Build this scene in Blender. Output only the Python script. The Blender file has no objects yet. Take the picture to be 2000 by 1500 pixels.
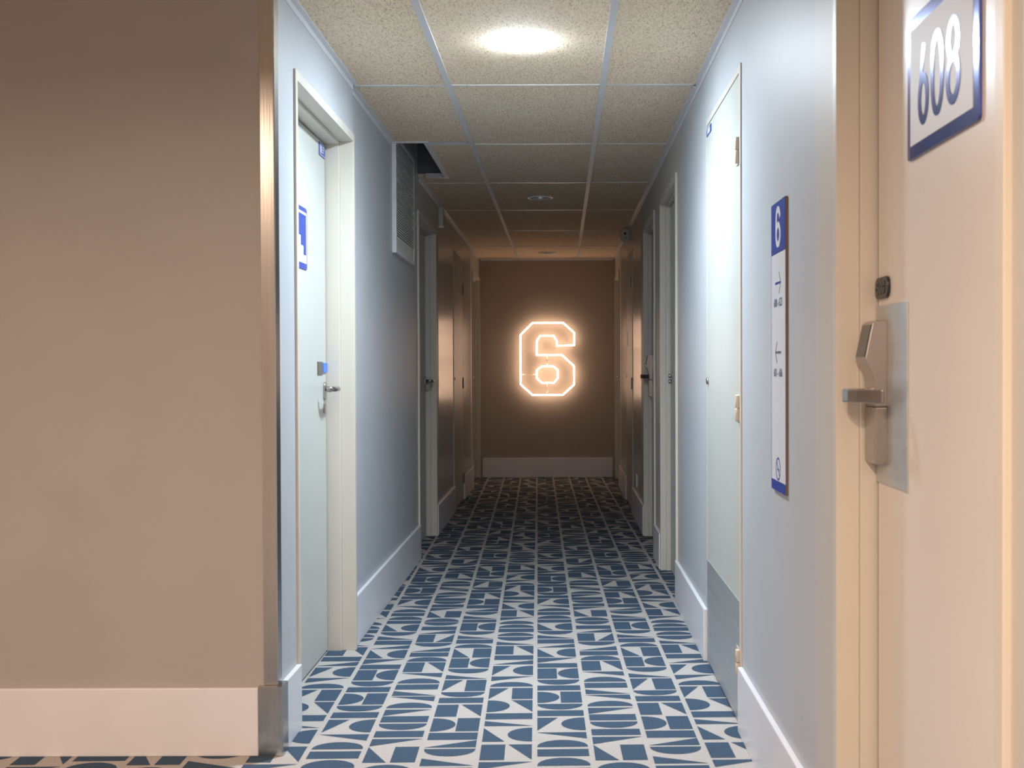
import bpy, bmesh, math, random
from mathutils import Matrix, Vector
random.seed(4)
S = bpy.context.scene
C = S.collection

# ------------------------------------------------------------ camera
EYE = 1.117
cd = bpy.data.cameras.new('camera'); cam = bpy.data.objects.new('camera', cd); C.objects.link(cam)
cd.sensor_width = 36; cd.lens = 40.5
cd.shift_x = -0.0485; cd.shift_y = 0.0
cam.matrix_world = (Matrix.Translation((0, 0, EYE)) @ Matrix.Rotation(math.pi/2 - 30/2250, 4, 'X')
                    @ Matrix.Rotation(-0.0034, 4, 'Z'))
cd.dof.use_dof = True; cd.dof.focus_distance = 6.0; cd.dof.aperture_fstop = 9.0
cd.clip_start = 0.02
S.camera = cam

# ------------------------------------------------------------ world, exposure, lamp strengths
W = bpy.data.worlds.new('world'); S.world = W; W.use_nodes = True
W.node_tree.nodes['Background'].inputs[0].default_value = (0.5, 0.5, 0.5, 1)
W.node_tree.nodes['Background'].inputs[1].default_value = 0.0
S.view_settings.view_transform = 'Standard'; S.view_settings.look = 'None'
S.view_settings.exposure = 0.2; S.view_settings.gamma = 1.0; S.view_settings.use_curve_mapping = False
COOL = (0.77, 0.89, 1.0); COOL_STRENGTH = 540.0; COOL_DOWN = 13.0
WARM = (1.0, 0.72, 0.54)
NEON = (1.0, 0.645, 0.445); NEON_STRENGTH = 13.5
# warm downlights of the lift lobby round the camera: x, y, watts
LOBBY_LAMPS = [(-1.55, 1.15, 30.0), (-0.35, 0.20, 46.0), (-2.9, 0.4, 20.0), (-0.45, -1.1, 60.0)]  # last one added behind the camera as frontal light on the near door jamb

# ------------------------------------------------------------ materials
def mat(name, col, rough=0.5, metal=0.0, spec=0.5, noise=0.0, nscale=30, bump=0.0, bscale=300, emit=None, estr=0, coat=0, aniso=None):
    m = bpy.data.materials.new(name); m.use_nodes = True
    nt = m.node_tree; b = nt.nodes['Principled BSDF']
    b.inputs['Base Color'].default_value = (*col, 1)
    b.inputs['Roughness'].default_value = rough
    b.inputs['Metallic'].default_value = metal
    b.inputs['Specular IOR Level'].default_value = spec
    b.inputs['Coat Weight'].default_value = coat
    if emit:
        b.inputs['Emission Color'].default_value = (*emit, 1)
        b.inputs['Emission Strength'].default_value = estr
    tc = nt.nodes.new('ShaderNodeTexCoord')
    if noise > 0:
        n = nt.nodes.new('ShaderNodeTexNoise'); n.inputs['Scale'].default_value = nscale; n.inputs['Detail'].default_value = 4
        src = tc.outputs['Object']
        if aniso:
            mp = nt.nodes.new('ShaderNodeMapping'); mp.inputs['Scale'].default_value = aniso
            nt.links.new(src, mp.inputs[0]); src = mp.outputs[0]
        nt.links.new(src, n.inputs['Vector'])
        r = nt.nodes.new('ShaderNodeValToRGB')
        r.color_ramp.elements[0].position = 0.3; r.color_ramp.elements[1].position = 0.7
        r.color_ramp.elements[0].color = (*[c*(1-noise) for c in col], 1)
        r.color_ramp.elements[1].color = (*[min(1, c*(1+noise)) for c in col], 1)
        nt.links.new(n.outputs['Fac'], r.inputs[0]); nt.links.new(r.outputs[0], b.inputs['Base Color'])
    if bump > 0:
        n2 = nt.nodes.new('ShaderNodeTexNoise'); n2.inputs['Scale'].default_value = bscale; n2.inputs['Detail'].default_value = 2
        src = tc.outputs['Object']
        if aniso:
            mp = nt.nodes.new('ShaderNodeMapping'); mp.inputs['Scale'].default_value = aniso
            nt.links.new(src, mp.inputs[0]); src = mp.outputs[0]
        nt.links.new(src, n2.inputs['Vector'])
        bp = nt.nodes.new('ShaderNodeBump'); bp.inputs['Strength'].default_value = bump; bp.inputs['Distance'].default_value = 0.001
        nt.links.new(n2.outputs['Fac'], bp.inputs['Height']); nt.links.new(bp.outputs[0], b.inputs['Normal'])
    return m

M = {}
M['blue_paint'] = mat('pale_blue_grey_satin_paint', (0.46, 0.485, 0.515), 0.50, noise=0.02, nscale=3, bump=0.12, bscale=60)
M['blue_gloss'] = mat('pale_blue_grey_gloss_paint', (0.46, 0.47, 0.49), 0.24, noise=0.02, nscale=3, bump=0.08, bscale=40)
M['taupe_paint'] = mat('taupe_grey_satin_paint', (0.40, 0.385, 0.37), 0.42, noise=0.03, nscale=3, bump=0.1, bscale=60)
M['end_paint'] = mat('taupe_grey_matt_paint', (0.38, 0.34, 0.29), 0.55, noise=0.03, nscale=3)
M['cream_paint'] = mat('cream_grey_satin_paint', (0.52, 0.51, 0.48), 0.50, noise=0.02, nscale=3)
M['skirting'] = mat('white_skirting_gloss', (0.73, 0.74, 0.78), 0.32, noise=0.015, nscale=8)
M['door_white'] = mat('cream_white_door_lacquer', (0.50, 0.515, 0.48), 0.42, noise=0.015, nscale=5, bump=0.05, bscale=80)
M['door_beige'] = mat('beige_door_lacquer', (0.70, 0.655, 0.60), 0.36, noise=0.015, nscale=5)
M['frame_paint'] = mat('cream_door_frame_paint', (0.60, 0.57, 0.505), 0.42, noise=0.01, nscale=8)
M['steel'] = mat('brushed_stainless_steel', (0.55, 0.53, 0.50), 0.26, metal=1, noise=0.06, nscale=60, bump=0.15, bscale=200, aniso=(1, 1, 0.02))
M['steel_plate'] = mat('brushed_steel_plate', (0.58, 0.61, 0.62), 0.46, metal=0.9, noise=0.08, nscale=40, bump=0.2, bscale=120, aniso=(1, 0.03, 1))
M['satin_steel'] = mat('satin_nickel', (0.44, 0.41, 0.39), 0.30, metal=1, noise=0.03, nscale=80)
M['black'] = mat('black_plastic', (0.02, 0.02, 0.022), 0.35, noise=0.1, nscale=50)
M['dark_glass'] = mat('dark_reader_window', (0.05, 0.06, 0.065), 0.25, noise=0.1, nscale=20)
M['dark_gap'] = mat('door_gap_seal', (0.03, 0.03, 0.03), 0.7, noise=0.1)  # near-black colour standing in for shade in the door gaps
M['sign_blue'] = mat('royal_blue_print', (0.03, 0.06, 0.33), 0.35, noise=0.03)
M['sign_mirror'] = mat('glossy_blue_foil', (0.035, 0.07, 0.33), 0.17, metal=0.45, noise=0.03, nscale=20, coat=0.6)
M['sign_white'] = mat('pale_grey_sign_panel', (0.62, 0.64, 0.68), 0.5, noise=0.01)
M['sign_mark'] = mat('dark_slate_print', (0.09, 0.10, 0.17), 0.5, noise=0.03)
M['sign_edge'] = mat('brown_acrylic_edge', (0.16, 0.11, 0.10), 0.15, noise=0.05)
M['hinge_beige'] = mat('beige_hinge_paint', (0.62, 0.55, 0.45), 0.4, noise=0.02)
M['bronze'] = mat('bronze_grey_metal', (0.22, 0.20, 0.18), 0.4, metal=0.8, noise=0.05)
M['plastic_white'] = mat('aged_white_plastic', (0.52, 0.51, 0.46), 0.45, noise=0.02)
M['bluetag'] = mat('bright_blue_plastic', (0.04, 0.20, 0.75), 0.35, noise=0.03)
M['grid_white'] = mat('white_lacquered_grid', (0.68, 0.69, 0.72), 0.35, noise=0.01)
M['hatch'] = mat('dark_blue_grey_hatch_board', (0.13, 0.145, 0.19), 0.6, noise=0.05)
M['slab'] = mat('dull_plenum_board', (0.10, 0.105, 0.12), 0.8, noise=0.1)
M['grille'] = mat('grey_grille_mesh', (0.66, 0.67, 0.65), 0.45, noise=0.03)
M['grille_dark'] = mat('dark_grille_backing', (0.18, 0.185, 0.19), 0.6, noise=0.05)
M['neon'] = mat('warm_white_neon_tube', (0.9, 0.8, 0.7), 0.4, emit=NEON, estr=NEON_STRENGTH, noise=0.01)
M['neon_strut'] = mat('clear_acrylic_strut', (0.75, 0.68, 0.60), 0.2, noise=0.02)
M['lamp_on'] = mat('lit_cool_white_diffuser', (0.9, 0.9, 0.9), 0.4, emit=COOL, estr=COOL_STRENGTH, noise=0.01)
M['lamp_off'] = mat('unlit_opal_diffuser', (0.50, 0.48, 0.45), 0.35, noise=0.02)
M['lamp_ring'] = mat('white_lamp_ring', (0.7, 0.7, 0.7), 0.3, noise=0.02)
M['reflector'] = mat('silver_lamp_reflector', (0.7, 0.68, 0.66), 0.2, metal=1, noise=0.02)
M['warm_lens'] = mat('lit_warm_white_diffuser', (0.9, 0.85, 0.8), 0.4, emit=WARM, estr=6, noise=0.01)
M['dirty_seal'] = mat('grubby_sealant', (0.35, 0.34, 0.31), 0.8, noise=0.5, nscale=90)

def carpet_mat(name, a, b, sc):
    m = bpy.data.materials.new(name); m.use_nodes = True
    nt = m.node_tree; p = nt.nodes['Principled BSDF']; p.inputs['Roughness'].default_value = 0.95
    p.inputs['Specular IOR Level'].default_value = 0.1
    tc = nt.nodes.new('ShaderNodeTexCoord')
    n = nt.nodes.new('ShaderNodeTexNoise'); n.inputs['Scale'].default_value = sc; n.inputs['Detail'].default_value = 3
    n.inputs['Roughness'].default_value = 0.7
    r = nt.nodes.new('ShaderNodeValToRGB'); r.color_ramp.elements[0].position = 0.32; r.color_ramp.elements[1].position = 0.68
    r.color_ramp.elements[0].color = (*a, 1); r.color_ramp.elements[1].color = (*b, 1)
    w = nt.nodes.new('ShaderNodeTexNoise'); w.inputs['Scale'].default_value = 600
    bp = nt.nodes.new('ShaderNodeBump'); bp.inputs['Strength'].default_value = 0.5; bp.inputs['Distance'].default_value = 0.002
    nt.links.new(tc.outputs['Object'], n.inputs['Vector']); nt.links.new(tc.outputs['Object'], w.inputs['Vector'])
    nt.links.new(n.outputs['Fac'], r.inputs[0]); nt.links.new(r.outputs[0], p.inputs['Base Color'])
    nt.links.new(w.outputs['Fac'], bp.inputs['Height']); nt.links.new(bp.outputs[0], p.inputs['Normal'])
    return m
M['carpet_light'] = carpet_mat('light_beige_carpet_pile', (0.36, 0.335, 0.315), (0.52, 0.49, 0.465), 260)
M['carpet_blue'] = carpet_mat('denim_blue_carpet_pile', (0.040, 0.066, 0.105), (0.068, 0.108, 0.160), 260)

def woodwool():
    m = bpy.data.materials.new('wood_wool_ceiling_board'); m.use_nodes = True
    nt = m.node_tree; L = nt.links.new; p = nt.nodes['Principled BSDF']; p.inputs['Roughness'].default_value = 0.9
    p.inputs['Specular IOR Level'].default_value = 0.15
    tc = nt.nodes.new('ShaderNodeTexCoord')
    def strands(rot, sc, lo, hi):
        mp = nt.nodes.new('ShaderNodeMapping'); mp.inputs['Rotation'].default_value = (0, 0, rot); mp.inputs['Scale'].default_value = (1, 0.33, 1)
        L(tc.outputs['Object'], mp.inputs[0])
        n = nt.nodes.new('ShaderNodeTexNoise'); n.inputs['Scale'].default_value = sc; n.inputs['Detail'].default_value = 3
        n.inputs['Distortion'].default_value = 1.2
        L(mp.outputs[0], n.inputs['Vector'])
        r = nt.nodes.new('ShaderNodeMapRange'); r.inputs[1].default_value = lo; r.inputs[2].default_value = hi
        L(n.outputs['Fac'], r.inputs[0]); return r.outputs[0]
    a = strands(0.4, 170, 0.30, 0.47); b = strands(1.9, 190, 0.30, 0.47)
    mn = nt.nodes.new('ShaderNodeMath'); mn.operation = 'MULTIPLY'; L(a, mn.inputs[0]); L(b, mn.inputs[1])
    big = nt.nodes.new('ShaderNodeTexNoise'); big.inputs['Scale'].default_value = 2.2; big.inputs['Detail'].default_value = 4
    L(tc.outputs['Object'], big.inputs['Vector'])
    r1 = nt.nodes.new('ShaderNodeValToRGB')
    r1.color_ramp.elements[0].position = 0.35; r1.color_ramp.elements[1].position = 0.65
    r1.color_ramp.elements[0].color = (0.92, 0.75, 0.57, 1); r1.color_ramp.elements[1].color = (0.92, 0.80, 0.62, 1)
    L(big.outputs['Fac'], r1.inputs[0])
    mx = nt.nodes.new('ShaderNodeMix'); mx.data_type = 'RGBA'
    mx.inputs[6].default_value = (0.56, 0.43, 0.30, 1)
    L(mn.outputs[0], mx.inputs[0]); L(r1.outputs[0], mx.inputs[7])
    L(mx.outputs[2], p.inputs['Base Color'])
    bp = nt.nodes.new('ShaderNodeBump'); bp.inputs['Strength'].default_value = 0.6; bp.inputs['Distance'].default_value = 0.003
    L(mn.outputs[0], bp.inputs['Height']); L(bp.outputs[0], p.inputs['Normal'])
    return m
M['woodwool'] = woodwool()

# ------------------------------------------------------------ mesh helpers
class MB:
    def __init__(s): s.bm = bmesh.new(); s.mats = []
    def mi(s, m):
        if m not in s.mats: s.mats.append(m)
        return s.mats.index(m)
    def face(s, pts, m):
        f = s.bm.faces.new([s.bm.verts.new(p) for p in pts]); f.material_index = s.mi(m); return f
    def box(s, x0, x1, y0, y1, z0, z1, m):
        x0, x1 = sorted((x0, x1)); y0, y1 = sorted((y0, y1)); z0, z1 = sorted((z0, z1))
        v = [s.bm.verts.new(p) for p in ((x0,y0,z0),(x1,y0,z0),(x1,y1,z0),(x0,y1,z0),(x0,y0,z1),(x1,y0,z1),(x1,y1,z1),(x0,y1,z1))]
        i = s.mi(m)
        for q in ((0,3,2,1),(4,5,6,7),(0,1,5,4),(1,2,6,5),(2,3,7,6),(3,0,4,7)):
            f = s.bm.faces.new([v[k] for k in q]); f.material_index = i
    def prism(s, poly, fn, t0, t1, m):
        """poly in (a,b); fn(a,b,t)->xyz"""
        i = s.mi(m)
        A = [s.bm.verts.new(fn(a, b, t0)) for a, b in poly]; B = [s.bm.verts.new(fn(a, b, t1)) for a, b in poly]
        n = len(poly)
        for F in (A, list(reversed(B))):
            f = s.bm.faces.new(F); f.material_index = i
        for k in range(n):
            f = s.bm.faces.new([A[k], B[k], B[(k+1) % n], A[(k+1) % n]]); f.material_index = i
    def ribbon(s, pts, w, fn, t0, t1, m, closed=False):
        """flat band of width w (number or list) along a 2D path, thickened from t0 to t1"""
        n = len(pts); L_, R_ = [], []
        for k in range(n):
            p = Vector(pts[k])
            if closed: a, b = Vector(pts[k-1]), Vector(pts[(k+1) % n])
            else: a, b = Vector(pts[max(k-1, 0)]), Vector(pts[min(k+1, n-1)])
            d1 = (p-a).normalized() if (p-a).length > 1e-9 else (b-p).normalized()
            d2 = (b-p).normalized() if (b-p).length > 1e-9 else d1
            d = (d1+d2).normalized(); nn = Vector((-d.y, d.x)); c = max(0.4, nn.dot(Vector((-d1.y, d1.x))))
            ww = (w[k] if isinstance(w, (list, tuple)) else w)/2/c
            L_.append(p+nn*ww); R_.append(p-nn*ww)
        i = s.mi(m); rng = range(n if closed else n-1)
        V = [[s.bm.verts.new(fn(q.x, q.y, t)) for q in Q] for Q, t in ((L_, t0), (R_, t0), (L_, t1), (R_, t1))]
        def F(*v):
            f = s.bm.faces.new(v); f.material_index = i
        for k in rng:
            j = (k+1) % n
            F(V[0][k], V[1][k], V[1][j], V[0][j]); F(V[2][k], V[2][j], V[3][j], V[3][k])
            F(V[0][k], V[0][j], V[2][j], V[2][k]); F(V[1][k], V[3][k], V[3][j], V[1][j])
        if not closed:
            F(V[0][0], V[2][0], V[3][0], V[1][0]); F(V[0][-1], V[1][-1], V[3][-1], V[2][-1])
    def lathe(s, prof, o, axis, m, n=40):
        """prof: (r, h) along axis from o"""
        i = s.mi(m); ax = Vector(axis).normalized()
        u = ax.orthogonal().normalized(); w = ax.cross(u); rows = []
        for r, h in prof:
            if r < 1e-6: rows.append([s.bm.verts.new(Vector(o)+ax*h)])
            else: rows.append([s.bm.verts.new(Vector(o)+ax*h+(u*math.cos(2*math.pi*k/n)+w*math.sin(2*math.pi*k/n))*r) for k in range(n)])
        for a, b in zip(rows, rows[1:]):
            for k in range(n):
                j = (k+1) % n
                if len(a) == 1 and len(b) == 1: continue
                if len(a) == 1: q = [a[0], b[k], b[j]]
                elif len(b) == 1: q = [a[k], b[0], a[j]]
                else: q = [a[k], b[k], b[j], a[j]]
                f = s.bm.faces.new(q); f.material_index = i; f.smooth = True
    def tube(s, pts, r, m, n=12, closed=False):
        """round tube along 3D path"""
        i = s.mi(m); P = [Vector(p) for p in pts]; N = len(P); rows = []
        for k in range(N):
            a = P[k-1] if (closed or k > 0) else P[k]; b = P[(k+1) % N] if (closed or k < N-1) else P[k]
            d1 = (P[k]-a).normalized() if (P[k]-a).length > 1e-9 else (b-P[k]).normalized()
            d2 = (b-P[k]).normalized() if (b-P[k]).length > 1e-9 else d1
            d = (d1+d2).normalized()
            up = Vector((0, 1, 0)) if abs(d.y) < 0.9 else Vector((0, 0, 1))
            u = d.cross(up).normalized(); w = d.cross(u); c = max(0.5, d.dot(d1))
            rows.append([s.bm.verts.new(P[k]+(u*math.cos(2*math.pi*q/n)/c+w*math.sin(2*math.pi*q/n))*r) for q in range(n)])
        for k in range(N if closed else N-1):
            A, B = rows[k], rows[(k+1) % N]
            for q in range(n):
                f = s.bm.faces.new([A[q], A[(q+1) % n], B[(q+1) % n], B[q]]); f.material_index = i; f.smooth = True
        if not closed:
            for R in (rows[0], rows[-1]):
                f = s.bm.faces.new(R); f.material_index = i
    def text(s, body, h, fn, t0, t1, m, narrow=1.0, offset=0.0, align='CENTER'):
        cu = bpy.data.curves.new('t', 'FONT'); cu.body = body; cu.size = h/0.72; cu.offset = offset; cu.align_x = align; cu.resolution_u = 4
        ob = bpy.data.objects.new('t', cu); C.objects.link(ob)
        bpy.context.view_layer.update()
        me = bpy.data.meshes.new_from_object(ob.evaluated_get(bpy.context.evaluated_depsgraph_get()))
        i = s.mi(m)
        for t, rev in ((t0, False), (t1, True)):
            vs = [s.bm.verts.new(fn(v.co.x*narrow, v.co.y, t)) for v in me.vertices]
            for p in me.polygons:
                q = [vs[k] for k in p.vertices]
                if rev: q.reverse()
                f = s.bm.faces.new(q); f.material_index = i
        bpy.data.objects.remove(ob); bpy.data.meshes.remove(me)
    def build(s, name, parent=None, bevel=0, smooth=False, fixn=True):
        if fixn: bmesh.ops.recalc_face_normals(s.bm, faces=s.bm.faces)
        me = bpy.data.meshes.new(name)
        off = parent_off(parent) if parent else None
        if off is None:
            xs = [v.co for v in s.bm.verts]
            lo = Vector([min(v[k] for v in xs) for k in range(3)]); hi = Vector([max(v[k] for v in xs) for k in range(3)])
            off = Vector(((lo.x+hi.x)/2, (lo.y+hi.y)/2, lo.z)); top = True
        else: top = False
        bmesh.ops.translate(s.bm, verts=s.bm.verts, vec=-off)
        s.bm.to_mesh(me); s.bm.free()
        for m in s.mats: me.materials.append(m)
        o = bpy.data.objects.new(name, me); C.objects.link(o)
        if top: o.location = off
        else: o.parent = parent
        if bevel:
            b = o.modifiers.new('bevel', 'BEVEL'); b.width = bevel; b.segments = 2; b.limit_method = 'ANGLE'
        return o
def parent_off(p):
    v = Vector((0, 0, 0))
    while p: v += p.location; p = p.parent
    return v
def tag(o, label=None, cat=None, group=None, kind=None):
    if label: o['label'] = label
    if cat: o['category'] = cat
    if group: o['group'] = group
    if kind: o['kind'] = kind
    return o
def empty(name, loc, label=None, cat=None, group=None, kind=None):
    o = bpy.data.objects.new(name, None); C.objects.link(o); o.location = loc; o.empty_display_size = 0.1
    return tag(o, label, cat, group, kind)
def one(name, parent, m, *boxes, bevel=0.0):
    b = MB()
    for q in boxes: b.box(*q, m)
    return b.build(name, parent, bevel)
def arc(cx, cy, rx, ry, a0, a1, n):
    return [(cx+rx*math.cos(math.radians(a0+(a1-a0)*k/n)), cy+ry*math.sin(math.radians(a0+(a1-a0)*k/n))) for k in range(n+1)]
def rrect(x0, x1, y0, y1, r, n=5):
    return (arc(x1-r, y0+r, r, r, -90, 0, n)+arc(x1-r, y1-r, r, r, 0, 90, n)+arc(x0+r, y1-r, r, r, 90, 180, n)+arc(x0+r, y0+r, r, r, 180, 270, n))

# ------------------------------------------------------------ room dimensions
XL, XLN, XR, H = -0.845, -0.828, 0.553, 2.25
YC, YE = 3.33, 11.857        # lobby corner, end wall
YB, XF = -1.9, -3.7          # lobby rear and far left walls
TH = 0.30                    # wall thickness
BH = 0.20                    # skirting height

# doors: side, y0, y1 outer edges of casing, ztop outer, recess of leaf
def wallface(side): return XL if side < 0 else XR
LD = [(3.58, 4.594), (6.77, 7.73), (8.99, 9.85), (10.89, 11.83)]
RD = [(1.417, 2.309), (3.53, 4.37), (5.495, 6.385), (6.796, 7.686), (8.92, 9.78), (10.91, 11.80)]
ZT = 2.05

# ------------------------------------------------------------ floor with woven pattern
TILT = -0.0207; PITCH = 0.166; GW = 0.150; PER = 1.906
E1 = Vector((1, -TILT)).normalized(); E2 = Vector((TILT, 1)).normalized()
U0 = Vector((-0.0737, 3.302)).dot(E1)      # left edge of the reference column
def zy(y): return 2513.0/(1180+y/4.6875-720)
# kind, y top, y bottom read off the photograph (far to near), one period per column
DO, BO, BA = 'dome', 'bowl', 'bar'
COLS = [
 [(DO,43,70),(BA,78,105),(DO,110,140),(BA,148,175),('BLh',182,245),(BO,252,285),('wbl',290,322),(BA,330,367),('wbr',372,405),
  ('BLh',415,492),('wtl',500,545),(BA,550,590),('Sh',598,692),(BO,702,748),(BA,755,800),('hS',812,915),(BO,925,977),(BA,985,1037),
  ('TLh',1052,1170),('wtr',1187,1247)],
 [('BLS',62,120),(DO,128,158),(BO,163,193),(BA,203,235),('wbr',238,268),('SBR',275,345),(BO,352,387),('wbr',395,432),(BA,440,477),
  (DO,482,522),('STR',530,618),('wtr',628,668),(DO,677,722),(BA,732,778),('wbl',790,835),('wtr',843,887),(DO,898,948),('wtl',962,1018),
  (BA,1022,1078),(BO,1090,1148),(BA,1158,1215),('wtl',1230,1297)],
 [(BO,70,98),('wbl',105,133),(BA,140,165),('Sh',172,240),(BO,248,278),('wbl',285,315),(BA,323,358),(DO,365,398),('BLS',405,487),
  ('Sh',495,580),(BO,590,632),('wbl',645,683),('TLS',693,795),(BO,803,848),(BA,855,903),('STR',918,1028),('hS',1042,1163),(BA,1175,1240),
  ('wbr',1245,1310)],
 [('STR',60,118),('wtl',125,152),(DO,158,187),(DO,193,222),(BA,230,262),(DO,268,298),(BO,307,342),('wbl',350,380),('STR',390,467),
  (BA,477,517),('wbr',522,560),('TLh',573,660),('wtl',670,712),(DO,722,765),('TLS',778,880),('hTR',890,998),(BA,1010,1065),
  ('wbl',1080,1128),('BLh',1145,1272)],
]
COLX = [0.0, PITCH, 2*PITCH, -PITCH]    # column offsets where the y values were read
def glyph(kind):
    """polygons in unit cell a 0..1 (left to right), b 0..1 (near to far)"""
    h = 0.475; k = 0.525
    P = {'TL': [(0, 0), (0, 1), (0.44, 1)], 'BL': [(0, 0), (0.455, 0), (0, 1)],
         'TR': [(0.53, 1), (1, 1), (1, 0)], 'BR': [(0.53, 0), (1, 0), (1, 1)]}
    hl = [(0, 0), (0.03, 0)]+[(0.03+(0.47)*math.cos(t), 0.5+0.5*math.sin(t)) for t in [math.radians(-90+180*i/16) for i in range(1, 16)]]+[(0.03, 1), (0, 1)]
    hr = [(1-a, b) for a, b in reversed(hl)]
    if kind == 'bar': return [[(0, 0), (1, 0), (1, 1), (0, 1)]]
    if kind == 'dome': return [[(0, 0), (1, 0)]+[(0.5+0.5*math.cos(t), 0.10+0.90*math.sin(t)) for t in [math.pi*i/18 for i in range(19)]]]
    if kind == 'bowl': return [[(1, 1), (0, 1)]+[(0.5-0.5*math.cos(t), 0.90-0.90*math.sin(t)) for t in [math.pi*i/18 for i in range(19)]]]
    if kind == 'wbl': return [[(0, 0), (1, 0), (1, 0.03), (0, 1)]]
    if kind == 'wbr': return [[(0, 0), (1, 0), (1, 1), (0, 0.03)]]
    if kind == 'wtl': return [[(0, 0), (1, 0.97), (1, 1), (0, 1)]]
    if kind == 'wtr': return [[(0, 0.97), (1, 0), (1, 1), (0, 1)]]
    sl = [(0, 0), (h, 0), (h, 1), (0, 1)]; sr = [(k, 0), (1, 0), (1, 1), (k, 1)]
    return {'BLh': [P['BL'], hr], 'TLh': [P['TL'], hr], 'Sh': [sl, hr], 'hS': [hl, sr], 'BLS': [P['BL'], sr], 'TLS': [P['TL'], sr],
            'STR': [sl, P['TR']], 'SBR': [sl, P['BR']], 'hTR': [hl, P['TR']]}[kind]
fb = MB()
fb.box(XF-0.2, XR+TH, YB-0.2, YE+0.2, -0.05, 0.0, M['carpet_light'])
ZF = 0.0006
def floor_cols():
    for n in range(-26, 8):
        ci = n % 4
        ybase = (COLX[ci]-COLX[0])
        for kind, yt, yb in COLS[ci]:
            zf_, zn_ = zy(yt), zy(yb)
            # column centre X where the reading was taken -> v coordinate
            def tov(Y):
                X = -0.0737+TILT*(Y-3.302)+COLX[ci]+GW/2
                return Vector((X, Y)).dot(E2)
            v1, v0 = tov(zf_), tov(zn_)
            for rep in range(-4, 6):
                a0, b0, b1 = U0+n*PITCH, v0+rep*PER, v1+rep*PER
                c = E1*(a0+GW/2)+E2*b0
                if c.y < YB+0.15 or c.y > YE+0.1: continue
                if c.x > XR+0.25 or c.x < XF+0.2: continue
                if c.y > YC+0.2 and c.x < XL-0.25: continue
                for poly in glyph(kind):
                    pts = []
                    for a, b in poly:
                        q = E1*(a0+a*GW)+E2*(b0+b*(b1-b0)); pts.append((q.x, q.y, ZF))
                    fb.face(pts, M['carpet_blue'])
floor_cols()
tag(fb.build('floor', fixn=False), 'carpeted corridor floor, beige with columns of dark blue geometric shapes', 'floor', kind='structure')

# ------------------------------------------------------------ walls
def wall_mesh(side, X, y0, y1, doors, zones, top=H+0.35):
    """zones: list of (y_end, material) from y0 upward"""
    b = MB(); cuts = sorted({y0, y1} | {z for z, _ in zones if y0 < z < y1} | {d[0] for d in doors} | {d[1] for d in doors})
    cuts = [c for c in cuts if y0 <= c <= y1]
    for a, c in zip(cuts, cuts[1:]):
        mid = (a+c)/2; m = next(mm for ze, mm in zones if mid <= ze)
        z0 = 0.0
        if any(d[0] <= mid <= d[1] for d in doors): z0 = ZT
        b.box(X, X+side*TH, a, c, z0, top, m)
    return b
bp, cp, bg = M['blue_paint'], M['cream_paint'], M['blue_gloss']
b = wall_mesh(-1, XL, 4.594, YE, LD, [(6.66, bp), (7.92, cp), (10.72, bg), (99, cp)])
b.box(XLN, XLN-TH, LD[0][0], LD[0][1], ZT, H+.35, bp)
tag(b.build('wall_left'), 'left corridor wall painted pale blue grey with cream bays round the room doors', 'wall', kind='structure')
b = wall_mesh(1, XR, YB, YE, RD, [(2.508, cp), (5.385, bp), (8.0, cp), (10.72, bg), (99, cp)])
tag(b.build('wall_right'), 'right corridor wall painted pale blue grey with cream bays round the room doors', 'wall', kind='structure')
tag(one('wall_back', None, M['end_paint'], (XL-0.3, XR+0.3, YE, YE+0.2, 0, H+.35)), 'taupe end wall of the corridor behind the neon six', 'wall', kind='structure')
b = MB(); b.box(XF, XLN, YC, LD[0][0], 0, H+.35, M['taupe_paint']); b.mi(M['blue_paint'])
for f in b.bm.faces:
    if all(abs(v.co.x-XLN) < 1e-5 for v in f.verts): f.material_index = 1
tag(b.build('wall_front_left'), 'taupe lobby wall filling the left of the view', 'wall', kind='structure')
tag(one('wall_far_left', None, M['taupe_paint'], (XF-0.2, XF, YB, YC+.25, 0, H+.35)), 'lobby side wall out of view on the left', 'wall', kind='structure')
tag(one('wall_rear', None, M['taupe_paint'], (XF-.2, XR+TH, YB-0.2, YB, 0, H+.35)), 'lobby wall behind the viewer', 'wall', kind='structure')

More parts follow.
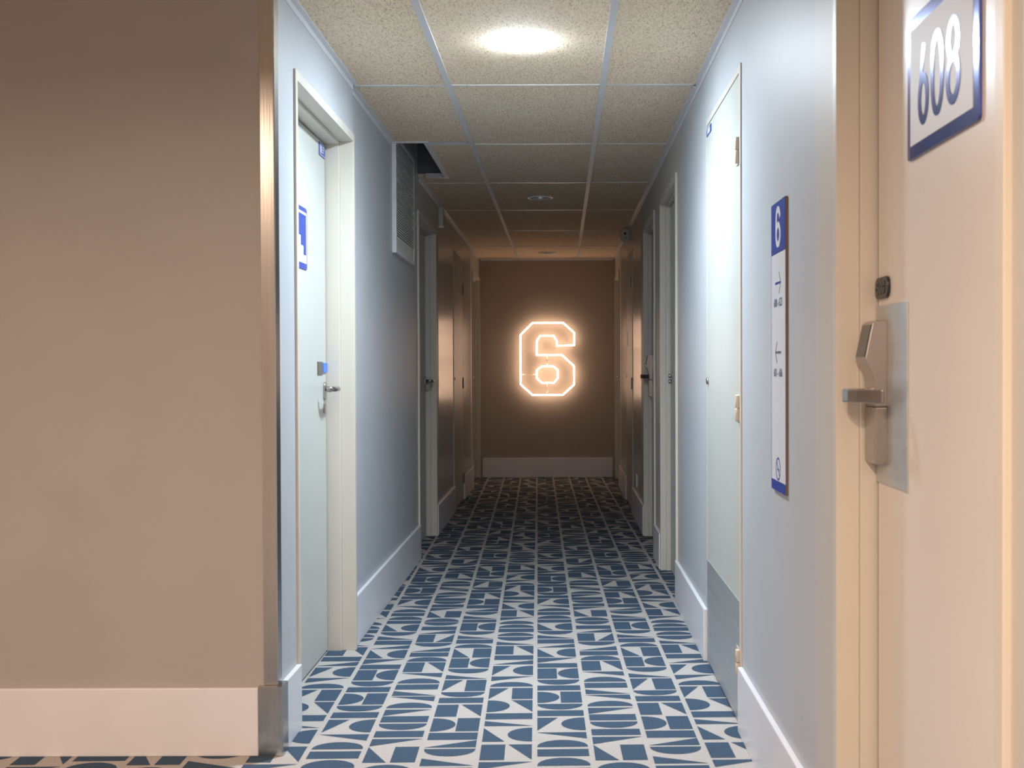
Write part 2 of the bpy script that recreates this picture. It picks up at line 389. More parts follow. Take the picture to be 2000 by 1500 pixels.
# ------------------------------------------------------------ ceiling
lines = [YE-1.207*k for k in range(12)]; lines.reverse()
lines = [y for y in lines if y > YB]; lines = [YB]+lines
cols = [(XL, -0.447), (-0.447, 0.168), (0.168, XR)]
HX, HY0, HY1 = -0.68, 5.755, 6.815       # open hatch beside the grille
ceil = one('ceiling', None, M['slab'], (XL, XR, YB, YE, H+0.30, H+0.34))
tag(ceil, 'suspended ceiling of speckled tan wood wool boards in a white grid', 'ceiling', kind='structure')
for a, c in zip(lines, lines[1:]):
    for k, (x0, x1) in enumerate(cols):
        t = MB()
        if k == 0 and a < HY0 < c and c < HY1: t.box(x0, x1, a, HY0, H, H+0.02, M['woodwool'])
        elif k == 0 and a < HY1 < c:
            t.box(HX, x1, a, HY1, H, H+0.02, M['woodwool']); t.box(x0, x1, HY1, c, H, H+0.02, M['woodwool'])
        else:
            holes = [y for y in (4.01, 7.63, 11.25) if a < y < c]
            if k == 1 and holes:
                hy, hx, r = holes[0], -0.138, 0.075
                n = 40; ring = [(hx+r*math.cos(2*math.pi*i/n), hy+r*math.sin(2*math.pi*i/n)) for i in range(n)]
                # outer rectangle sampled at the same angles
                out = []
                for i in range(n):
                    dx, dy = math.cos(2*math.pi*i/n), math.sin(2*math.pi*i/n)
                    s1 = ((x1-hx) if dx > 0 else (x0-hx))/dx if abs(dx) > 1e-6 else 1e9
                    s2 = ((c-hy) if dy > 0 else (a-hy))/dy if abs(dy) > 1e-6 else 1e9
                    s_ = min(s1, s2); out.append((hx+dx*s_, hy+dy*s_))
                corners = [(x1, c), (x0, c), (x0, a), (x1, a)]
                for i in range(n):
                    j = (i+1) % n
                    q = [ring[i], out[i]]
                    for cx, cy in corners:
                        ang = math.atan2(cy-hy, cx-hx) % (2*math.pi)
                        if 2*math.pi*i/n < ang < 2*math.pi*(i+1)/n: q.append((cx, cy))
                    q += [out[j], ring[j]]
                    t.face([(p[0], p[1], H) for p in reversed(q)], M['woodwool'])
                    t.face([(ring[i][0], ring[i][1], H), (ring[j][0], ring[j][1], H), (ring[j][0], ring[j][1], H+.02), (ring[i][0], ring[i][1], H+.02)], M['woodwool'])
            else: t.box(x0, x1, a, c, H, H+0.02, M['woodwool'])
        t.build('ceiling_board', ceil, fixn=False)
for x in (-0.447, 0.168): one('grid_runner', ceil, M['grid_white'], (x-0.012, x+0.012, YB, YE, H-0.004, H+0.03))
for y in lines[1:]:
    for k, (x0, x1) in enumerate(cols):
        lo = HX if (k == 0 and HY0 < y < HY1) else x0
        if y < YE-0.1: one('grid_cross_bar', ceil, M['grid_white'], (lo+0.013, x1-0.013, y-0.008, y+0.008, H-0.003, H+0.03))
lob = one('ceiling', None, M['woodwool'], (XF, XL, YB, YC, H, H+0.34))
tag(lob, 'lobby ceiling of speckled wood wool boards out of view on the left', 'ceiling', kind='structure')
# perimeter angles
tw = 0.022
one_ = lambda nm, *bx: tag(one(nm, None, M['grid_white'], *bx), None, None, kind='structure')
t = one_('trim_1', (XL, XL+tw, YC, HY0-0.02, H-0.003, H), (XL, XL+0.003, YC+.3, HY0-0.02, H-tw, H), (XLN, XLN+tw, YC, LD[0][1], H-0.004, H), (XLN, XLN+0.003, YC+.05, LD[0][1], H-tw-.002, H), (XL, XL+tw, HY1+0.02, YE, H-0.003, H), (XL, XL+0.003, HY1+.02, YE, H-tw, H))
tag(t, 'thin white angle trim along the top of the left wall', 'trim')
t = one_('trim_2', (XR-tw, XR, YB, YE, H-0.003, H), (XR-0.003, XR, YB, YE, H-tw, H))
tag(t, 'thin white angle trim along the top of the right wall', 'trim')
t = one_('trim_3', (XL+tw, XR-tw, YE-tw, YE, H-0.003, H), (XL+tw, XR-tw, YE-0.003, YE, H-tw, H))
tag(t, 'thin white angle trim along the top of the end wall', 'trim')
# hatch opening: angle frame and side boards
t = empty('trim_4', (HX, (HY0+HY1)/2, H), 'white framed open ceiling hatch above the wall grille', 'trim', kind='structure')
one('hatch_frame', t, M['grid_white'], (XL, HX+0.022, HY0-0.004, HY0+0.018, H-0.005, H+.02), (XL+0.05, HX+0.022, HY1-0.018, HY1+0.02, H-0.005, H+.02),
    (HX-0.006, HX+0.022, HY0+0.018, HY1-0.018, H-0.005, H+.02))
one('hatch_side', t, M['hatch'], (XL, HX, HY1-0.012, HY1, H+0.02, H+0.295), (XL, HX, HY0, HY0+0.012, H+0.02, H+0.295), (HX-0.006, HX, HY0+.012, HY1-.012, H+0.02, H+0.295))

# ------------------------------------------------------------ skirtings
def skirt(name, label, *boxes):
    tag(one(name, None, M['skirting'], *boxes, bevel=0.003), label, 'skirting board', kind='structure')
bt = 0.016
skirt('baseboard_left', 'white skirting boards along the left corridor wall',
      (XLN, XLN+bt, YC+0.05, LD[0][0]-0.002, 0, BH), *[(XL, XL+bt, a, c, 0, BH) for a, c in ((4.60, 6.765), (7.735, 8.985), (9.855, 10.885))])
skirt('baseboard_right', 'white skirting boards along the right corridor wall',
      *[(XR-bt, XR, a, c, 0, BH) for a, c in ((YB, 1.412), (2.314, 3.525), (4.375, 5.49), (6.39, 6.791), (7.691, 8.915), (9.785, 10.905))])
skirt('baseboard_back', 'white skirting board under the neon six on the end wall', (XL+.03, XR-.03, YE-bt, YE, 0, BH))
skirt('baseboard_front', 'white skirting board along the taupe lobby wall', (XF, XLN-0.052, YC-bt, YC, 0, BH-0.003))
skirt('baseboard_far_left', 'white skirting board on the lobby side wall out of view', (XF, XF+bt, YB, YC-bt, 0, BH-0.003))
skirt('baseboard_rear', 'white skirting board behind the viewer', (XF+bt, XR-bt, YB, YB+bt, 0, BH-0.003))

# corner guards
g = MB()
gp = [(-0.038, -0.003), (0.0, -0.003), (0.003, 0.0), (0.003, 0.046), (0.0, 0.046), (0.0, 0.0), (-0.038, 0.0)]
g.prism(gp, lambda a, b_, t_: (XLN+a, YC+b_, t_), BH+0.004, H, M['steel'])
tag(g.build('corner_guard'), 'tall stainless steel corner guard on the wall corner at left', 'corner guard')
g = MB()
gp = [(-0.050, -0.020), (0.014, -0.020), (0.020, -0.014), (0.020, 0.050), (0.0165, 0.050), (0.0165, -0.0005), (0.0, -0.0165), (-0.050, -0.0165)]
gp = [(-0.050, -0.020), (0.014, -0.020), (0.020, -0.014), (0.020, 0.048), (0.0, 0.048), (0.0, 0.0), (-0.050, 0.0)]
g.prism(gp, lambda a, b_, t_: (XLN+a, YC+b_, t_), 0.001, BH+0.002, M['steel'])
tag(g.build('skirting_corner_guard'), 'short stainless steel cover wrapping the skirting corner below the tall guard', 'corner guard')

# ------------------------------------------------------------ doors
def framed_door(n, side, y0, y1, recess, label, X=None, cas=0.03, leafmat='door_white', step=0.012, proud=0.010, sdepth=None, leafgap='near'):
    X = wallface(side) if X is None else X
    s = side; root = empty('door_%d' % n, (X, (y0+y1)/2, 0), label, 'door', kind='structure')
    f = MB(); m = M['frame_paint']; XP = X-s*proud; sd = sdepth or recess*0.5
    XW = wallface(side)+s*0.001
    for a, c in ((y0, y0+cas), (y1-cas, y1)): f.box(XP, X+s*sd, a, c, 0, ZT, m)
    f.box(XP, X+s*sd, y0+cas, y1-cas, ZT-cas-0.004, ZT, m)
    D = X+s*(recess+0.10)
    for a, c in ((y0, y0+cas+step), (y1-cas-step, y1)): f.box(X+s*sd, D, a, c, 0, ZT, m)
    f.box(X+s*sd, D, y0+cas+step, y1-cas-step, ZT-cas-0.004-step, ZT, m)
    f.build('frame', root, bevel=0.0015)
    LX = X+s*recess; a, c = y0+cas+step, y1-cas-step
    leaf = one('leaf', root, M[leafmat], (LX, LX+s*0.04, a+0.005, c-0.011, 0.008, ZT-cas-step-0.010))
    one('gap_seal', root, M['dark_gap'], (LX+s*0.002, LX+s*0.03, a, a+0.005, 0.0, ZT-cas-step-0.004), (LX+s*0.002, LX+s*0.03, c-0.011, c, 0.0, ZT-cas-step-0.004),
        (LX+s*0.012, LX+s*0.03, a, c, 0.0, 0.008))  # dark strips drawn as the shaded gap line round the leaf
    return root, LX, a, c

def flush_door(n, side, y0, y1, label, cas=0.028):
    X = wallface(side); s = side
    root = empty('door_%d' % n, (X, (y0+y1)/2, 0), label, 'door', kind='structure')
    f = MB(); m = M['frame_paint'] if n != 6 else M['hinge_beige']
    top = ZT
    f.box(X-s*0.005, X+s*0.07, y0, y0+cas, 0, top, M['frame_paint']); f.box(X-s*0.003, X+s*0.07, y1-0.008, y1, 0, top, M['frame_paint'])
    f.box(X-s*0.003, X+s*0.07, y0+cas, y1-0.008, top-0.022, top, M['frame_paint'])
    f.build('frame', root, bevel=0.001)
    leaf = one('leaf', root, M['door_white'], (X-s*0.002, X+s*0.04, y0+cas+0.004, y1-0.011, 0.008, top-0.026))
    one('gap_seal', root, M['dark_gap'], (X+s*0.02, X+s*0.04, y0+cas, y0+cas+0.004, 0, top-0.022), (X+s*0.02, X+s*0.04, y1-0.011, y1-0.008, 0, top-0.022),
        (X+s*0.02, X+s*0.04, y0+cas, y1-.008, top-.026, top-.022), (X+s*0.02, X+s*0.04, y0+cas, y1-.008, 0, .008))  # shade of the narrow leaf gaps, put in as dark strips
    return root, X-s*0.002, y0+cas+0.004, y1-0.011

def hinge(root, X, s, y, z, m, h=0.082):
    b = MB()
    for k in range(2):
        z0 = z-h/2+k*h/2
        b.lathe([(0, 0), (0.0085, 0), (0.0095, 0.002), (0.0095, h/2-0.004), (0.0085, h/2-0.002), (0, h/2-0.002)], (X-s*0.006, y, z0), (0, 0, 1), m, 16)
    b.box(X-s*0.004, X+s*0.001, y, y+0.055, z-h/2, z+h/2-0.002, m)
    return b.build('hinge', root)

def lever_small(root, X, s, yy, z, m, inward=-1):
    """rose plate and L-shaped lever; X = leaf face, lever runs along Y in direction inward"""
    h = MB()
    h.prism(rrect(yy-0.02, yy+0.02, z-0.035, z+0.035, 0.018), lambda a, b_, t_: (X-s*t_, a, b_), 0, 0.007, m)
    hb = h.build('handle_rose', root, bevel=0.001)
    l = MB()
    pts = [(X-s*0.005, yy, z+0.008), (X-s*0.040, yy, z+0.008), (X-s*0.052, yy+inward*0.006, z+0.008), (X-s*0.058, yy+inward*0.02, z+0.008),
           (X-s*0.058, yy+inward*0.11, z+0.008), (X-s*0.052, yy+inward*0.122, z+0.008), (X-s*0.035, yy+inward*0.126, z+0.008)]
    l.tube(pts, 0.0095, m, 14)
    l.build('handle', root)
    return hb

def card_lock(root, X, s, y0, y1, z0, z1, zref, dark=False):
    """steel back plate y0..y1, electronic lock body by the far edge, lever; X = leaf face (right wall, s=1)"""
    st = M['satin_steel'] if not dark else M['black']
    pl = one('lock_plate', root, M['steel_plate'] if not dark else M['black'], (X-s*0.0025, X, y0, y1, z0, z1), bevel=0.0008)
    yn = y1-0.078; yf = y1-0.004; q = 0.000973
    def P(x, y): return ((1735-x)*q, zref-(y-775)*q)   # protrusion, height
    prof = [P(1735, 627), P(1712, 628.5), P(1706, 632), P(1701, 655), P(1693, 694), P(1691.5, 702), P(1693, 710), P(1700, 722), P(1706, 733), P(1709.5, 750), P(1711, 797), P(1735, 797)]
    low = [P(1735, 798), P(1710.5, 798), P(1710.5, 903), P(1712, 908), P(1717, 911), P(1735, 911)]
    b_ = MB()
    fn = lambda a, z, t_: (X-s*(a+0.002), t_, z)
    b_.prism(prof, fn, yn, yf, st); b_.prism(low, fn, yn, yf, st)
    body = b_.build('lock_body', root, bevel=0.002)
    r = MB()
    A, B = Vector(P(1705.5, 636)), Vector(P(1692.0, 699)); d = (B-A).normalized(); nn = Vector((-d.y, d.x));
    if nn.x < 0: nn = -nn
    r.prism([tuple(A-nn*0.0005), tuple(B-nn*0.0005), tuple(B+nn*0.0018), tuple(A+nn*0.0018)], fn, yn+0.006, yf-0.006, M['dark_glass'])
    r.build('card_reader', body_parent(root, body))
    l = MB()
    zc = zref+0.0
    path = [(0.026, yf-0.030), (0.046, yf-0.030), (0.060, yf-0.024), (0.070, yf-0.030), (0.075, yf-0.042), (0.072, yf-0.066), (0.061, yf-0.09), (0.045, yf-0.116), (0.028, yf-0.142)]
    wd = [0.018, 0.018, 0.016, 0.012, 0.010, 0.009, 0.008, 0.008, 0.007]
    l.ribbon(path, wd, lambda a, y, t_: (X-s*a, y, t_), zc-0.013, zc+0.013, st)
    l.build('handle', root, bevel=0.003)
    return pl
def body_parent(root, body): return body

# digits made of bands; cell 0..1 wide, 0..1 high
def digit_paths(ch, w, h):
    if ch == '0': return [([(w/2+(w/2)*math.copysign(abs(math.cos(t))**0.85, math.cos(t)), h/2+(h/2)*math.copysign(abs(math.sin(t))**0.85, math.sin(t))) for t in [2*math.pi*i/36 for i in range(36)]], True)]
    if ch == '8':
        return [([(w/2+w/2*math.cos(t), h*0.27+h*0.27*math.sin(t)) for t in [2*math.pi*i/30 for i in range(30)]], True),
                ([(w/2+w*0.44*math.cos(t), h*0.765+h*0.235*math.sin(t)) for t in [2*math.pi*i/30 for i in range(30)]], True)]
    if ch == '6s':   # straight stemmed six
        return [([(w/2+w/2*math.cos(t), h*0.29+h*0.29*math.sin(t)) for t in [2*math.pi*i/30 for i in range(30)]], True),
                ([(w*0.015, h*0.33), (w*0.07, h*0.44), (w*0.20, h*0.60), (w*0.58, h*1.03)], False)]
    if ch == '6':
        return [([(w/2+w/2*math.cos(t), h*0.28+h*0.28*math.sin(t)) for t in [2*math.pi*i/30 for i in range(30)]], True),
                ([(0, h*0.28), (0, h*0.62), (w*0.03, h*0.78), (w*0.14, h*0.92), (w*0.32, h*0.99), (w*0.5, h), (w*0.72, h*0.97), (w*0.9, h*0.88), (w*1.0, h*0.76)], False)]

# --- left wall doors
r, LX, a, c = framed_door(1, -1, LD[0][0], LD[0][1], 0.102, 'white stair door nearest on the left with a blue stair sign and steel lever', X=XLN, cas=0.028, sdepth=0.048, proud=0.008)
lever_small(r, LX, -1, c-0.045, 1.033, M['satin_steel'])
fl = lambda a_, z, t_: (LX+t_, a_, z)      # on a left wall leaf
sg = MB(); sg.prism(rrect(3.995, 4.210, 1.478, 1.70, 0.016), fl, 0, 0.003, M['sign_blue'])
s1 = sg.build('stair_sign', r)
q = MB(); q.prism([(4.007, 1.500), (4.199, 1.500), (4.199, 1.684), (4.007, 1.684)], fl, 0.003, 0.0036, M['sign_white']); q.build('sign_panel', s1)
q = MB(); q.prism([(4.012, 1.674), (4.188, 1.674), (4.188, 1.530), (4.147, 1.530), (4.147, 1.562), (4.105, 1.562), (4.105, 1.596), (4.063, 1.596), (4.063, 1.630), (4.012, 1.630)], fl, 0.0036, 0.0042, M['sign_blue']); q.build('stair_pictogram', s1)
sg = MB(); sg.prism(rrect(4.435, c-0.012, 1.942, 1.994, 0.006), fl, 0, 0.003, M['sign_blue']); s2 = sg.build('notice_sign', r)
q = MB(); q.prism(rrect(4.439, c-0.016, 1.946, 1.990, 0.004), fl, 0.003, 0.0033, M['sign_white']); q.prism(rrect(4.442, c-0.019, 1.949, 1.987, 0.003), fl, 0.0033, 0.0036, M['sign_blue'])
q.box(LX+.0036, LX+.0042, 4.449, 4.470, 1.953, 1.984, M['sign_white'])
for k in range(3): q.box(LX+.0036, LX+.0042, 4.482, 4.52-0.006*k, 1.978-0.010*k, 1.982-0.010*k, M['sign_white'])
q.build('sign_print', s2)
sg = MB(); sg.box(LX, LX+.004, 4.385, 4.472, 1.097, 1.147, M['bronze'])
s3 = sg.build('lock_indicator', r, bevel=.001); tag(s3, 'grey metal lock indicator with blue tab')
q = MB(); q.box(LX, LX+.0055, 4.476, c-0.006, 1.105, 1.143, M['bluetag']); q.build('blue_tab', s3, bevel=.001)
one('cylinder_rose', r, M['satin_steel'], (LX, LX+0.006, c-0.062, c-0.032, 0.945, 0.985), bevel=0.004)

r2, LX2, a2, c2 = framed_door(2, -1, LD[1][0], LD[1][1], 0.062, 'shaded room door on the left just past the wall grille')
lever_small(r2, LX2, -1, c2-0.05, 1.03, M['satin_steel'])
r3, X3, a3, c3 = flush_door(3, -1, LD[2][0], LD[2][1], 'flush cupboard door on the left between two cream framed doors')
for z in (1.79, 1.0, 0.19):
    hb = MB(); hb.box(X3, X3+0.012, c3-0.035, c3+0.012, z-0.045, z+0.045, M['bronze']); hb.build('hinge', r3, bevel=.003)
hb = MB(); hb.lathe([(0, 0), (0.011, 0), (0.011, 0.005), (0, 0.005)], (X3, a3+0.06, 1.04), (1, 0, 0), M['satin_steel'], 20); hb.build('key_cylinder', r3)
r4, LX4, a4, c4 = framed_door(4, -1, LD[3][0], LD[3][1], 0.062, 'cream framed door at the far left end beside the end wall')
lever_small(r4, LX4, -1, a4+0.05, 1.03, M['satin_steel'], inward=1)

# --- right wall doors
r5, LX5, a5, c5 = framed_door(5, 1, RD[0][0], RD[0][1], 0.068, 'beige room door 608 at the right edge with a steel card lock', leafmat='door_beige', cas=0.030, sdepth=0.036, step=0.010)
card_lock(r5, LX5, 1, 2.062, c5-0.003, 0.893, 1.2365, 1.0635)
fr = lambda a_, z, t_: (LX5-t_, -a_, z)    # a_ = -y so that a grows to the viewer's right
sg = MB(); sg.prism(rrect(-2.054, -1.702, 1.4825, 1.7285, 0.007), fr, 0, 0.005, M['sign_mirror']); sn = sg.build('room_number_sign', r5, bevel=0.0008)
tag(sn, 'blue bordered sign reading 608')
q = MB(); q.prism([(-2.034, 1.505), (-1.726, 1.505), (-1.726, 1.706), (-2.034, 1.706)], fr, 0.005, 0.0056, M['sign_white']); q.build('sign_panel', sn)
for ch, u0, w in (('6s', -1.981, 0.041), ('0', -1.913, 0.049), ('8', -1.837, 0.050)):
    q = MB()
    for k_, (pts, cl) in enumerate(digit_paths(ch, w, 0.125)):
        q.ribbon([(u0+p[0], 1.5370+p[1]) for p in pts], 0.0155, fr, 0.0056-0.0001*k_, 0.0066-0.0003*k_, M['sign_mirror'], closed=cl)
    q.build('numeral', sn)
q = MB(); q.prism(rrect(-2.262, -2.174, 1.250, 1.291, 0.017), fr, 0, 0.006, M['black']); nt = q.build('number_tag', r5, bevel=0.001)
q = MB()
for ch, u0 in (('6', -2.248), ('0', -2.228), ('8', -2.208)):
    for pts, cl in digit_paths(ch, 0.012, 0.022): q.ribbon([(u0+p[0]+.001, 1.260+p[1]) for p in pts], 0.0038, fr, 0.006, 0.0075, M['dark_glass'], closed=cl)
q.build('raised_numeral', nt)

r6, X6, a6, c6 = flush_door(6, 1, RD[1][0], RD[1][1], 'tall white flush service door on the right with a steel kick plate')
for z in (1.789, 0.994, 0.206): hinge(r6, X6, 1, a6-0.002, z, M['hinge_beige'])
kp = one('kick_plate', r6, M['steel_plate'], (X6-0.0018, X6, a6+0.006, c6-0.002, 0.012, 0.392)); tag(kp, 'brushed steel kick plate')
q = MB()
for yy in (a6+0.03, c6-0.03):
    for z in (0.375, 0.20, 0.03): q.lathe([(0, 0), (0.004, 0), (0.003, 0.0015), (0, 0.002)], (X6-0.0018, yy, z), (-1, 0, 0), M['satin_steel'], 10)
q.build('screw', kp)
q = MB(); q.lathe([(0, 0), (0.013, 0), (0.013, 0.006), (0.008, 0.009), (0, 0.009)], (X6, c6-0.035, 1.069), (-1, 0, 0), M['satin_steel'], 24); q.build('key_cylinder', r6)
fr6 = lambda a_, z, t_: (X6-t_, -a_, z)
q = MB(); q.prism(rrect(-c6+0.006, -c6+0.136, 1.985, 2.013, 0.005), fr6, 0, 0.002, M['sign_blue'])
q.prism(rrect(-c6+0.035, -c6+0.107, 1.990, 2.008, 0.003), fr6, 0.002, 0.0025, M['sign_white'])
q.build('small_sign', r6)

r7, LX7, a7, c7 = framed_door(7, 1, RD[2][0], RD[2][1], 0.045, 'cream framed room door on the right just past the service door', cas=0.03)
q = MB(); q.lathe([(0, 0), (0.012, 0), (0.012, 0.012), (0.009, 0.015), (0, 0.015)], (LX7, c7-0.06, 1.075), (-1, 0, 0), M['satin_steel'], 20)
q.lathe([(0, 0), (0.012, 0), (0.012, 0.012), (0.009, 0.015), (0, 0.015)], (LX7, c7-0.06, 1.045), (-1, 0, 0), M['satin_steel'], 20); q.build('key_cylinder', r7)
r8, LX8, a8, c8 = framed_door(8, 1, RD[3][0], RD[3][1], 0.045, 'cream framed room door on the right with a dark card lock', cas=0.03)
card_lock(r8, LX8, 1, c8-0.16, c8-0.003, 0.893, 1.2365, 1.0635, dark=False)
r9, X9, a9, c9 = flush_door(9, 1, RD[4][0], RD[4][1], 'flush cupboard door on the right under the ceiling corner sounder')
for z in (1.79, 1.0, 0.19):
    hb = MB(); hb.box(X9, X9-0.012, a9-0.012, a9+0.035, z-0.045, z+0.045, M['bronze']); hb.build('hinge', r9, bevel=.003)
q = MB(); q.box(X9-0.003, X9, c9-0.22, c9-0.05, 1.30, 1.42, M['plastic_white']); q.build('notice_plate', r9)
q = MB(); q.lathe([(0, 0), (0.011, 0), (0.011, 0.006), (0, 0.006)], (X9, c9-0.05, 1.05), (-1, 0, 0), M['satin_steel'], 20); q.build('key_cylinder', r9)
r10, LX10, a10, c10 = framed_door(10, 1, RD[5][0], RD[5][1], 0.045, 'cream framed door at the far right end beside the end wall')
lever_small(r10, LX10, 1, a10+0.05, 1.03, M['satin_steel'], inward=1)

# ------------------------------------------------------------ wayfinding sign on the right wall
SY0, SY1, SZ0, SZ1 = 2.812, 2.998, 0.805, 1.536; SX = 0.5465
ws = empty('wayfinding_sign', (XR, (SY0+SY1)/2, SZ0), 'tall narrow blue and grey floor 6 direction sign on the right wall', 'sign')
one('backing_panel', ws, M['sign_edge'], (SX, XR, SY0, SY1, SZ0, SZ1), bevel=0.0006)
fs = lambda a_, z, t_: (SX-t_, -a_, z)
q = MB(); q.prism([(-SY1+0.004, SZ0+0.026), (-SY0-0.0005, SZ0+0.026), (-SY0-0.0005, SZ1-0.130), (-SY1+0.004, SZ1-0.130)], fs, 0, 0.0005, M['sign_white']); q.build('grey_face', ws)
q = MB(); q.prism([(-SY1, SZ1-0.128), (-SY0, SZ1-0.128), (-SY0, SZ1), (-SY1, SZ1)], fs, 0, 0.0006, M['sign_blue'])
q.prism([(-SY1, SZ0), (-SY0, SZ0), (-SY0, SZ0+0.026), (-SY1, SZ0+0.026)], fs, 0, 0.0006, M['sign_blue'])
q.prism([(-SY1, SZ0+0.026), (-SY1+0.004, SZ0+0.026), (-SY1+0.004, SZ1-0.128), (-SY1, SZ1-0.128)], fs, 0, 0.0006, M['sign_blue']); q.build('blue_band', ws)
cy = -(SY0+SY1)/2
q = MB()
for pts, cl in digit_paths('6', 0.050, 0.088): q.ribbon([(cy-0.024+p[0], SZ1-0.108+p[1]) for p in pts], 0.016, fs, 0.0006, 0.0011 if cl else 0.00112, M['sign_white'], closed=cl)
q.build('numeral', ws)
for zc, d in ((1.331, 1), (1.156, -1)):
    q = MB()
    q.ribbon([(cy-0.038*d, zc), (cy+0.034*d, zc)], 0.006, fs, 0.0005, 0.0009, M['sign_blue'] if d > 0 else M['sign_mark'])
    q.ribbon([(cy+0.012*d, zc+0.027), (cy+0.036*d, zc), (cy+0.012*d, zc-0.027)], 0.004, fs, 0.0005, 0.00092, M['sign_mark'])
    q.build('arrow', ws)
for zc, tx in ((1.272, '608 - 623'), (1.095, '601 - 606')):
    q = MB(); q.text(tx, 0.021, lambda a_, z, t_: fs(a_+cy, z+zc, t_), 0.0005, 0.0009, M['sign_mark'], narrow=1.0, offset=0.0004); q.build('lettering', ws)
q = MB(); q.ribbon(arc(cy, 0.862, 0.027, 0.027, 0, 350, 35), 0.005, fs, 0.0005, 0.0009, M['sign_blue'], closed=True)
q.ribbon([(cy-0.018, 0.880), (cy+0.018, 0.844)], 0.004, fs, 0.0005, 0.00095, M['sign_blue'])
q.ribbon([(cy-0.014, 0.860), (cy+0.014, 0.860)], 0.004, fs, 0.0005, 0.00085, M['sign_mark']); q.build('no_smoking_symbol', ws)

# ------------------------------------------------------------ wall grille on the left
GY0, GY1, GZ0, GZ1 = 5.765, 6.50, 1.700, 2.30; GX = XL+0.022
gr = empty('air_grille', (XL, (GY0+GY1)/2, GZ0), 'grey slatted air grille with a white frame high on the left wall', 'grille')
one('frame', gr, M['grid_white'], (XL, GX, GY0, GY0+0.022, GZ0, GZ1), (XL, GX-0.002, GY1-0.022, GY1, GZ0, GZ1), (XL, GX, GY0+.022, GY1-.022, GZ0, GZ0+0.022), (XL, GX-.002, GY0+.022, GY1-.022, GZ1-0.02, GZ1), bevel=0.002)
one('backing', gr, M['grille_dark'], (XL, XL+0.004, GY0+.022, GY1-.022, GZ0+.022, GZ1-.02))
one('solid_strip', gr, M['grille'], (XL+.004, XL+0.017, GY0+.022, GY1-.022, GZ0+.022, GZ0+.09))
sl = MB(); z = GZ0+0.094
while z < GZ1-0.03:
    sl.prism([(0.006, z+0.010), (0.018, z+0.008), (0.0195, z), (0.0175, z+0.0), (0.0160, z+0.006), (0.006, z+0.0085)], lambda a_, b_, t_: (XL+a_, t_, b_), GY0+.022, GY1-.022, M['grille'])
    z += 0.0125
sl.build('slats', gr)

# ------------------------------------------------------------ small wall fittings
q = empty('emergency_light', (XL, 7.97, 2.096), 'small white vertical box on the left wall under the ceiling past the grille', 'wall light')
one('housing', q, M['plastic_white'], (XL, XL+0.033, 7.945, 8.005, 2.105, 2.235), bevel=0.003)
one('base_lip', q, M['grid_white'], (XL, XL+0.035, 7.94, 8.01, 2.096, 2.104), bevel=0.001)
q = empty('alarm_sounder', (XR, 9.3, 2.135), 'small round-cornered alarm sounder high on the right wall near the end', 'alarm')
m_ = MB(); m_.prism(rrect(0.482, XR, 2.137, 2.243, 0.022), lambda a_, b_, t_: (a_, t_, b_), 9.30, 9.36, M['plastic_white']); m_.build('housing', q, bevel=0.004)
m_ = MB(); m_.lathe([(0, 0), (0.010, 0), (0.010, 0.0015), (0, 0.0015)], (0.515, 9.30, 2.205), (0, -1, 0), M['black'], 20)
m_.lathe([(0, 0), (0.005, 0), (0.005, 0.0015), (0, 0.0015)], (0.520, 9.30, 2.172), (0, -1, 0), M['black'], 14); m_.build('sound_hole', q)
q = empty('wall_socket', (XR, 8.46, 0.24), 'small white power socket low on the right wall above the skirting', 'socket')
one('plate', q, M['grid_white'], (XR-0.010, XR, 8.415, 8.505, 0.245, 0.335), bevel=0.003)
m_ = MB(); m_.lathe([(0, 0), (0.021, 0), (0.021, 0.001), (0, 0.001)], (XR-0.010, 8.46, 0.29), (-1, 0, 0), M['lamp_off'], 24); m_.build('socket_well', q)

# ------------------------------------------------------------ neon six
NY = YE-0.070; NS = 0.005253
def np_(zx, zy_): return ((980+zx/6.25-1097)*NS, EYE+(720-(580+zy_/6.25))*NS)
outer = [(377,318),(752,318),(885,438),(885,590),(675,597),(675,540),(635,475),(470,475),(430,540),(430,708),(735,708),(882,845),(882,1070),(745,1195),(375,1195),(232,1065),(232,465)]
inner = [(490,845),(628,845),(685,893),(685,990),(635,1048),(490,1048),(430,993),(430,893)]
ns = empty('neon_sign', (-0.14, YE, np_(0, 1195)[1]), 'glowing warm white neon outline of a number 6 on the end wall', 'neon sign')
for nm, P_ in (('outer_tube', outer), ('inner_tube', inner)):
    m_ = MB(); m_.tube([(np_(*p)[0], NY, np_(*p)[1]) for p in P_], 0.0075, M['neon'], 10, closed=True); m_.build(nm, ns)
for pts in ([(250, 945), (425, 945)], [(555, 1055), (555, 1170)], [(555, 720), (555, 835)]):
    m_ = MB(); m_.tube([(np_(*p)[0], YE-0.062, np_(*p)[1]) for p in pts], 0.006, M['neon_strut'], 8); m_.build('support_bar', ns)
for p in ((377, 318), (752, 318), (882, 590), (882, 1080), (735, 1195), (385, 1195), (232, 1060), (232, 470), (430, 708), (555, 1048)):
    x, z = np_(*p); one('standoff', ns, M['neon_strut'], (x-0.005, x+0.005, YE-0.064, YE, z-0.005, z+0.005))

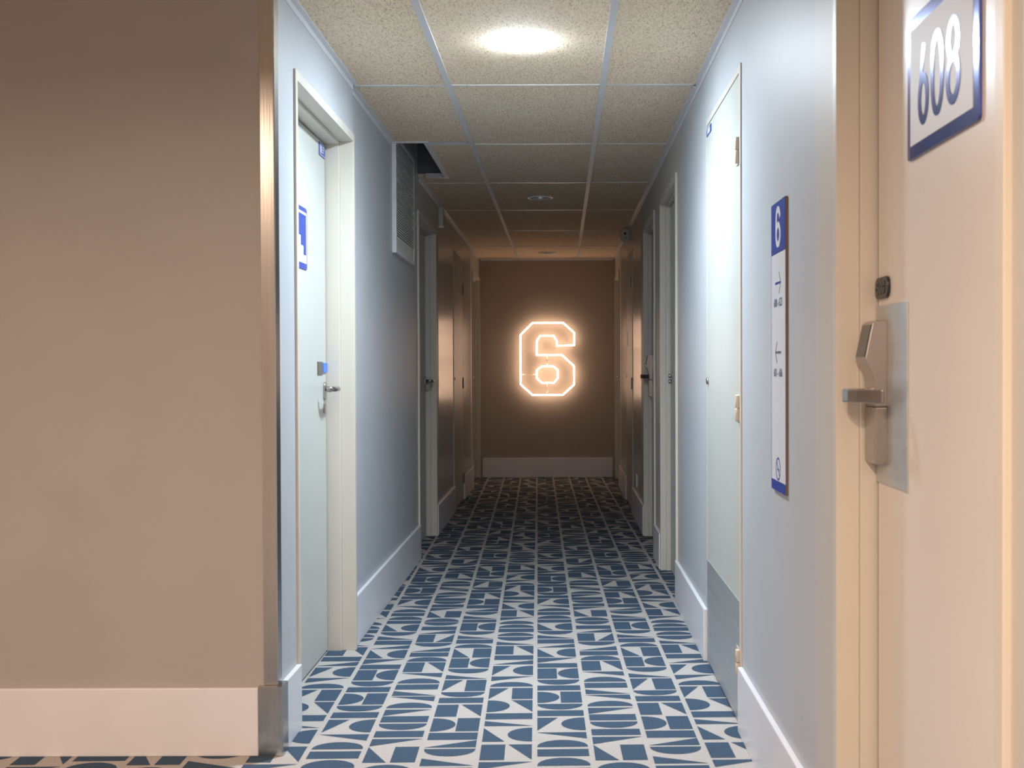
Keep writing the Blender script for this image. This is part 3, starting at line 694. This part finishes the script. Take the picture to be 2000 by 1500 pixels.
# ------------------------------------------------------------ ceiling lights
def downlight(x, y, on, label):
    q = empty('ceiling_light', (x, y, H), label, 'ceiling light', 'round recessed downlights down the corridor')
    m_ = MB(); m_.lathe([(0.064, 0.004), (0.066, -0.004), (0.072, -0.006), (0.0765, -0.004), (0.078, 0.0), (0.070, 0.001), (0.064, 0.004)] if on else [(0.068, 0.004), (0.070, -0.004), (0.078, -0.008), (0.088, -0.005), (0.090, 0.0), (0.074, 0.001), (0.068, 0.004)], (x, y, H), (0, 0, 1), M['lamp_ring'], 48); m_.build('trim_ring', q)
    m_ = MB()
    if on:
        m_.lathe([(0.066, 0.004), (0.066, -0.0070), (0.0765, -0.0072), (0.074, -0.0095), (0.05, -0.0135), (0.03, -0.015), (0, -0.0155)], (x, y, H), (0, 0, 1), M['lamp_on'], 48); m_.build('diffuser', q)
        ld = bpy.data.lights.new('downlight_beam', 'AREA'); ld.shape = 'DISK'; ld.size = 0.15; ld.energy = COOL_DOWN; ld.color = COOL; ld.spread = math.radians(140)
        lo = bpy.data.objects.new('downlight_beam', ld); C.objects.link(lo); lo.parent = q; lo.location = (0, 0, -0.022)
    else:
        m_.lathe([(0.068, 0.002), (0.060, 0.02), (0.052, 0.035)], (x, y, H), (0, 0, 1), M['reflector'], 48); m_.build('reflector', q)
        m_ = MB(); m_.lathe([(0.053, 0.035), (0.04, 0.030), (0, 0.028)], (x, y, H), (0, 0, 1), M['lamp_off'], 48); m_.build('diffuser', q)
downlight(-0.138, 4.01, True, 'bright lit round ceiling light nearest the viewer')
downlight(-0.138, 7.63, False, 'unlit round ceiling light halfway down the corridor')
downlight(-0.138, 11.25, False, 'unlit round ceiling light farthest away, before the neon six')
for i, (x, y, w) in enumerate(LOBBY_LAMPS):
    ld = bpy.data.lights.new('lobby_lamp', 'AREA'); ld.shape = 'DISK'; ld.size = 0.13; ld.energy = w; ld.color = WARM; ld.spread = math.radians(168)
    lo = bpy.data.objects.new('lobby_lamp', ld); C.objects.link(lo); lo.location = (x, y, H-0.025)
    m_ = MB(); m_.lathe([(0.066, 0.0), (0.070, -0.008), (0.088, -0.005), (0.091, 0.0)], (x, y, H), (0, 0, 1), M['lamp_ring'], 32)
    m_.lathe([(0.066, -0.006), (0, -0.006)], (x, y, H), (0, 0, 1), M['warm_lens'], 32)
    o = m_.build('lobby_ceiling_light')
    tag(o, 'lit warm round lobby ceiling light out of view behind the viewer', 'ceiling light', 'warm lobby downlights out of view')
